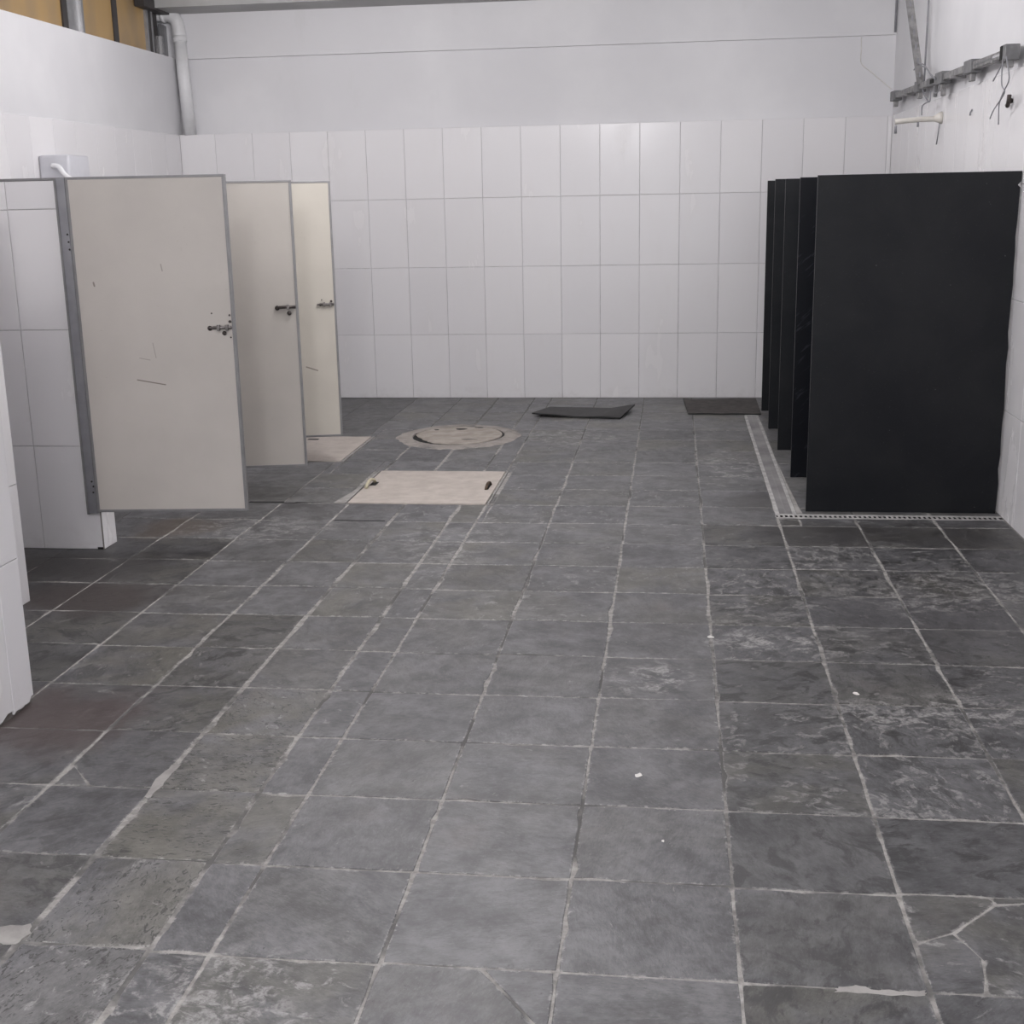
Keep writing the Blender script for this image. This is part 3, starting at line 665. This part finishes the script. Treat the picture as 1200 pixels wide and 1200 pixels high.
# round manhole
r = tag(empty('manhole', (-1.545, 8.98, 0)), 'round concrete manhole lid in a ragged pale mortar collar before the back wall', 'manhole')
rr = random.Random(5); n = 56
def ringpts(rx, ry, jit, k=n, ph=0.0): return [((rx+rr.uniform(-jit, jit))*math.cos(2*PI*i/k+ph), (ry+rr.uniform(-jit, jit))*math.sin(2*PI*i/k+ph)) for i in range(k)]
bm = bmesh.new()
outer, inner = ringpts(0.455, 0.50, 0.016), ringpts(0.336, 0.372, 0.004)
V = [[bm.verts.new((x, y, z)) for x, y in q] for q, z in ((outer, -0.001), ([(a*0.93, b*0.93) for a, b in outer], 0.006), (inner, 0.008), ([(a*0.995, b*0.995) for a, b in inner], -0.02))]
for a, b in zip(V, V[1:]):
    for j in range(n): bm.faces.new((a[j], a[(j+1) % n], b[(j+1) % n], b[j]))
link('collar', finish(bm, 'collar', False), M['collar'], r)
me = plate_me(ringpts(0.33, 0.366, 0.002), 0.004, 0.0005); link('dark_gap', me, M['hole'], r, (0, 0, 0.0005))
lid = []
for i in range(64):
    t = 2*PI*i/64; d = 0.0
    deg = math.degrees(t)
    if 185 < deg < 245: d = 0.012+0.035*max(0, math.sin((deg-185)/60*PI))*(0.6+0.5*rr.random())
    elif 245 < deg < 285: d = 0.010+0.008*rr.random()
    elif 60 < deg < 125: d = 0.006+0.012*(rr.random() > 0.6)
    lid.append(((0.318-d)*math.cos(t), (0.352-d)*math.sin(t)))
link('lid', plate_me(lid, 0.012, 0.004, 'lid'), M['lid'], r, (0, 0, 0.0))
for x, y, sx, sy in ((-0.02, 0.235, 0.045, 0.03), (-0.20, 0.20, 0.02, 0.02), (0.11, 0.30, 0.035, 0.018), (0.10, -0.18, 0.06, 0.012)):
    me = plate_me([(x+sx*math.cos(a)*(0.8+0.4*rr.random()), y+sy*math.sin(a)*(0.8+0.4*rr.random())) for a in [i*PI/5 for i in range(10)]], 0.0012, 0.0004); link('lid_hole', me, M['hole'], r, (0, 0, 0.0115))

# ------------------------------------------------------------------ rubber mats
def mat_sheet(name, corners, zf, th, top, label, edge):
    nx, ny = 22, 12; bm = bmesh.new(); c = [Vector(q) for q in corners]; o = sum(c, Vector((0, 0)))/4
    T, B = [], []
    for j in range(ny+1):
        v = j/ny; rowT, rowB = [], []
        for i in range(nx+1):
            u = i/nx; q = (c[0]*(1-u)+c[1]*u)*(1-v)+(c[3]*(1-u)+c[2]*u)*v-o; z = zf(u, v)
            rowT.append(bm.verts.new((q.x, q.y, z+th))); rowB.append(bm.verts.new((q.x, q.y, z)))
        T.append(rowT); B.append(rowB)
    for j in range(ny):
        for i in range(nx):
            bm.faces.new((T[j][i], T[j][i+1], T[j+1][i+1], T[j+1][i])); bm.faces.new((B[j][i], B[j+1][i], B[j+1][i+1], B[j][i+1]))
    for i in range(nx): bm.faces.new((T[0][i], B[0][i], B[0][i+1], T[0][i+1])).material_index = 1; bm.faces.new((T[ny][i], T[ny][i+1], B[ny][i+1], B[ny][i])).material_index = 1
    for j in range(ny): bm.faces.new((T[j][0], T[j+1][0], B[j+1][0], B[j][0])).material_index = 1; bm.faces.new((T[j][nx], B[j][nx], B[j+1][nx], T[j+1][nx])).material_index = 1
    me = finish(bm, name); me.materials.append(M[top]); me.materials.append(M[edge])
    return tag(link(name, me, None, None, (o.x, o.y, 0.0025)), label, 'mat')
mat_sheet('rubber_mat', [(-1.10, 9.83), (-0.40, 9.73), (-0.30, 10.18), (-1.0, 10.27)], lambda u, v: 0.022*max(0, 1-u*1.7)**2*(1-v)+0.035*max(0, u-0.72)/0.28*v+0.006*(1-v)*math.sin(u*6.0)**2, 0.011,
          'rubber', 'black rubber mat with curled edges lying left of the other mat by the back wall', 'rubber_edge')
mat_sheet('rubber_mat', [(0.125, 9.955), (0.69, 9.94), (0.698, 10.74), (0.09, 10.66)], lambda u, v: 0.012*max(0, 1-u*6)*v+0.003*math.sin(u*7+v*3)**2, 0.008,
          'brownmat', 'dusty brown-black mat lying flat at the end of the drain beside the black dividers', 'rubber_edge')

# ------------------------------------------------------------------ white drain pipe in the back left corner
r = tag(empty('downpipe', (-4.10, YB+0.04, 2.262)), 'white plastic downpipe with an elbow in the back left corner', 'pipe'); o0 = r.location
L = lambda *p: [Vector(q)-o0 for q in p]
YP = YB+0.035
tube('pipe', L((-4.126, YP, 2.263), (-4.144, YP, 2.7), (-4.158, YP, 3.06)), 0.052, M['pvc'], r, 16)
tube('elbow', L(*curve_pts([(-4.158, YP, 3.05), (-4.162, YP, 3.13), (-4.182, YP, 3.20), (-4.235, YP, 3.235), (-4.29, YP, 3.24)], 5)), 0.056, M['pvc'], r, 16)
tube('collar', L((-4.156, YP, 3.02), (-4.158, YP, 3.07)), 0.060, M['pvc'], r, 16)
tube('collar', L((-4.275, YP, 3.238), (-4.30, YP, 3.236)), 0.062, M['pvc'], r, 16)
tube('outlet', L((-4.30, YP, 3.236), (-4.37, YP, 3.232)), 0.048, M['pvc'], r, 16)

# ------------------------------------------------------------------ electric rail on the right wall
XC = 1.672
KY = 1.029                                                       # the rail runs from y = 6.8 to 10.5 along the wall
r = tag(empty('conduit_rail', (XC, 8.64, 2.35)), 'galvanised electric rail with boxes, hanger and loose wires high on the right wall', 'conduit'); o0 = r.location
L = lambda *p: [Vector(q)-o0 for q in p]
def rail_z(y): return 2.386+(y-10.48)*(2.386-2.337)/(10.48-6.80)
def slope_box(name, y0, y1, hx, hz, mat, parent=r, dx=0.0, dz=0.0, bevel=0.003):
    bm = bmesh.new(); vs = []
    for y in (y0*KY, y1*KY):
        z = rail_z(y)+dz
        vs.append([bm.verts.new((XC+dx+a*hx-o0.x, y-o0.y, z+b*hz-o0.z)) for a, b in ((-1, -1), (1, -1), (1, 1), (-1, 1))])
    a, b = vs
    bm.faces.new(a); bm.faces.new(b[::-1])
    for j in range(4): bm.faces.new((a[j], b[j], b[(j+1) % 4], a[(j+1) % 4]))
    if bevel: bmesh.ops.bevel(bm, geom=list(bm.edges), offset=bevel, segments=1, affect='EDGES')
    return link(name, finish(bm, name), M[mat], parent)
slope_box('channel', 6.84, 10.20, 0.020, 0.021, 'galv')
slope_box('channel_slot', 6.88, 7.5, 0.004, 0.007, 'box', dx=-0.018)
for yc, hy in ((6.98, 0.10),): slope_box('slot_hole', yc-hy, yc+hy, 0.0022, 0.008, 'brightalu', dx=-0.0215)
eb = slope_box('junction_box', 6.765, 6.865, 0.036, 0.038, 'box'); slope_box('box_opening', 6.8655, 6.868, 0.031, 0.033, 'hole', eb, bevel=0); slope_box('box_opening', 6.815, 6.862, 0.002, 0.034, 'hole', eb, dx=-0.0365, bevel=0)
sd = slope_box('clip', 6.78, 6.82, 0.015, 0.02, 'galv', dz=-0.052)
for yc, hl, kn in ((7.62, 0.09, 1), (8.42, 0.10, 1), (10.13, 0.08, 0), (9.17, 0.05, 0)):
    f = slope_box('coupling_box', yc-hl, yc+hl, 0.032, 0.036, 'box')
    slope_box('clip', yc-0.03, yc+0.03, 0.014, 0.024, 'galv', dz=-0.055)
    if kn: slope_box('box_opening', yc+hl, yc+hl+0.003, 0.026, 0.028, 'hole', f, bevel=0)
sw = slope_box('open_section', 8.54, 8.86, 0.021, 0.026, 'box'); slope_box('box_opening', 8.60, 8.72, 0.004, 0.014, 'hole', sw, dx=-0.0205, bevel=0)
slope_box('clip', 8.36, 8.42, 0.010, 0.05, 'galv', dz=-0.06); slope_box('clip', 8.62, 8.66, 0.010, 0.045, 'box', dz=-0.055)
for yc in (7.0, 8.0, 9.6): slope_box('wall_bracket', yc-0.02, yc+0.02, 0.045, 0.008, 'galv', dx=0.0, dz=-0.026, bevel=0.001)
# flat hanger leaning away from the wall, and a thin threaded rod
bm = bmesh.new(); t, b = Vector((1.50, 9.56, 3.42)), Vector((1.660, 9.36, rail_z(9.36)+0.01))
vs = [[bm.verts.new(p+Vector(d)-o0) for d in ((-0.024, -0.010, 0), (0.024, -0.010, 0), (0.024, 0.010, 0), (-0.024, 0.010, 0))] for p in (b, t)]
for j in range(4): bm.faces.new((vs[0][j], vs[0][(j+1) % 4], vs[1][(j+1) % 4], vs[1][j]))
bm.faces.new(vs[0]); bm.faces.new(vs[1])
hg = link('hanger', finish(bm, 'hanger'), M['galv'], r)
bm = bmesh.new()
for k in range(7):
    p = b.lerp(t, 0.06+k*0.09); box_bm(bm, p.x-0.006-o0.x, p.x+0.006-o0.x, p.y-0.0125-o0.y, p.y-0.010-o0.y, p.z-0.018-o0.z, p.z+0.018-o0.z)
link('hanger_slot', finish(bm, 'hanger_slot'), M['wire'], hg)['kind'] = 'stuff'
tube('threaded_rod', L((1.655, 9.21, rail_z(9.2)), (1.655, 9.21, 3.42)), 0.006, M['wire'], r, 6)
W = lambda ctrl, rad=0.0042: tube('wire', L(*curve_pts(ctrl, 6)), rad, M['wire'], r, 6)
for k, run in enumerate([
        [(9.49, 2.488), (9.335, 2.512), (9.114, 2.485), (8.89, 2.412), (8.708, 2.364)], [(9.335, 2.51), (9.05, 2.455), (8.85, 2.39), (8.72, 2.36)],
        [(9.157, 2.340), (9.157, 2.327), (9.051, 2.276), (8.893, 2.238), (8.886, 2.306)], [(8.893, 2.238), (9.095, 2.225), (9.107, 2.166)],
        [(8.747, 2.320), (8.739, 2.284), (8.627, 2.276), (8.582, 2.318)],
        [(6.966, 2.320), (7.027, 2.284), (7.187, 2.22)], [(6.966, 2.320), (6.982, 2.247), (6.962, 2.18), (6.898, 2.138), (7.09, 2.073), (7.169, 2.031)],
        [(6.931, 2.315), (6.86, 2.236), (6.846, 2.191), (6.935, 2.145), (7.006, 2.093), (6.994, 1.992)]]):
    W([(1.632+0.004*(k % 3), y, z) for y, z in run], 0.0034 if k > 4 else 0.0042)

# ------------------------------------------------------------------ small things on the walls
r = tag(empty('shower_pipe', (XR, 8.873, 2.13)), 'short cream pipe stub sticking out of the right wall below the rail', 'pipe')
tube('pipe', curve_pts([(-0.0005, 0, 0.004), (-0.05, 0, -0.002), (-0.15, 0, -0.004), (-0.295, 0, -0.014)], 4), [0.017]*12+[0.017], M['cream'], r, 12)
tube('flange', [(-0.0005, 0, 0.004), (-0.02, 0, 0.003), (-0.05, 0, -0.001)], [0.040, 0.032, 0.019], M['cream'], r, 16)
tube('hanging_nozzle', [(-0.29, 0, -0.018), (-0.29, 0, -0.038), (-0.29, 0, -0.042), (-0.29, 0, -0.088)], [0.003, 0.003, 0.008, 0.010], M['wire'], r, 8); tube('drip_nipple', [(-0.15, 0, -0.015), (-0.15, 0, -0.05)], 0.007, M['wire'], r, 8)
tube('pipe_shadow_line', [(-0.012, 0, -0.02), (-0.014, 0.06, -0.16)], 0.004, M['wire'], r, 6)  # grey rod standing in for the stub's shadow line on the wall
r = tag(empty('wall_tap', (XR, 7.09, 2.113)), 'small dark tap stub on the right wall under the end of the rail', 'tap')
tube('stem', [(-0.0005, 0, 0), (-0.022, 0, -0.002)], 0.012, M['darksteel'], r, 8); tube('handle', curve_pts([(-0.018, 0.03, -0.02), (-0.022, -0.0, -0.024), (-0.022, -0.014, 0.0), (-0.02, -0.012, 0.028)], 4), 0.011, M['darksteel'], r, 8)
r = tag(empty('wall_screw', (XR, 8.0, 2.13)), 'tiny dark screw left in the right wall between the pipe stub and the tap', 'screw')
tube('screw', [(-0.0005, 0, 0.0), (-0.012, 0, -0.02), (-0.012, 0, -0.035)], 0.005, M['wire'], r, 6)
# cracked plaster line and dark wall corner line, both shaped as thin rods
YC = YB+0.098
tag(tube('plaster_line', curve_pts([(1.462, YC, 2.875), (1.466, YC, 2.78), (1.47, YC, 2.68), (1.55, YC, 2.61), (1.66, YC, 2.52), (1.715, YC, 2.475)], 5), 0.0035, M['chip'], None, 6), 'thin pale line of cracked plaster running down the back wall to its right corner', 'crack')
tag(tube('corner_line', [(1.716, YC-0.035, 2.9), (1.716, YC-0.035, 3.43)], 0.009, M['wire'], None, 8), 'thin dark line shaped along the upper right corner of the back wall', 'pipe')

# ------------------------------------------------------------------ bits on the floor
def flake(x, y, s, label, seed, mat='chip', ht=0.006):
    q = random.Random(seed); ol = [(s*math.cos(a)*q.uniform(0.6, 1.1), s*0.7*math.sin(a)*q.uniform(0.6, 1.1)) for a in [i*2*PI/9 for i in range(9)]]
    tag(link('plaster_chip', plate_me(ol, ht, 0.0015, 'plaster_chip'), M[mat], None, (x, y, 0.0012), (0, 0, q.random()*3)), label, 'debris', 'plaster crumbs on the floor')
flake(0.157, 4.70, 0.015, 'white plaster crumb on a slate joint in the middle of the floor', 1, ht=0.006)
flake(-0.088, 3.464, 0.016, 'flat white speck stuck on the slate near the middle foreground', 2, ht=0.0015)
flake(-0.012, 3.074, 0.007, 'tiny white dot on the slate in the middle foreground', 3, ht=0.0015)
flake(0.634, 4.162, 0.016, 'pale round speck on the dark slate at the right', 4, ht=0.0012)
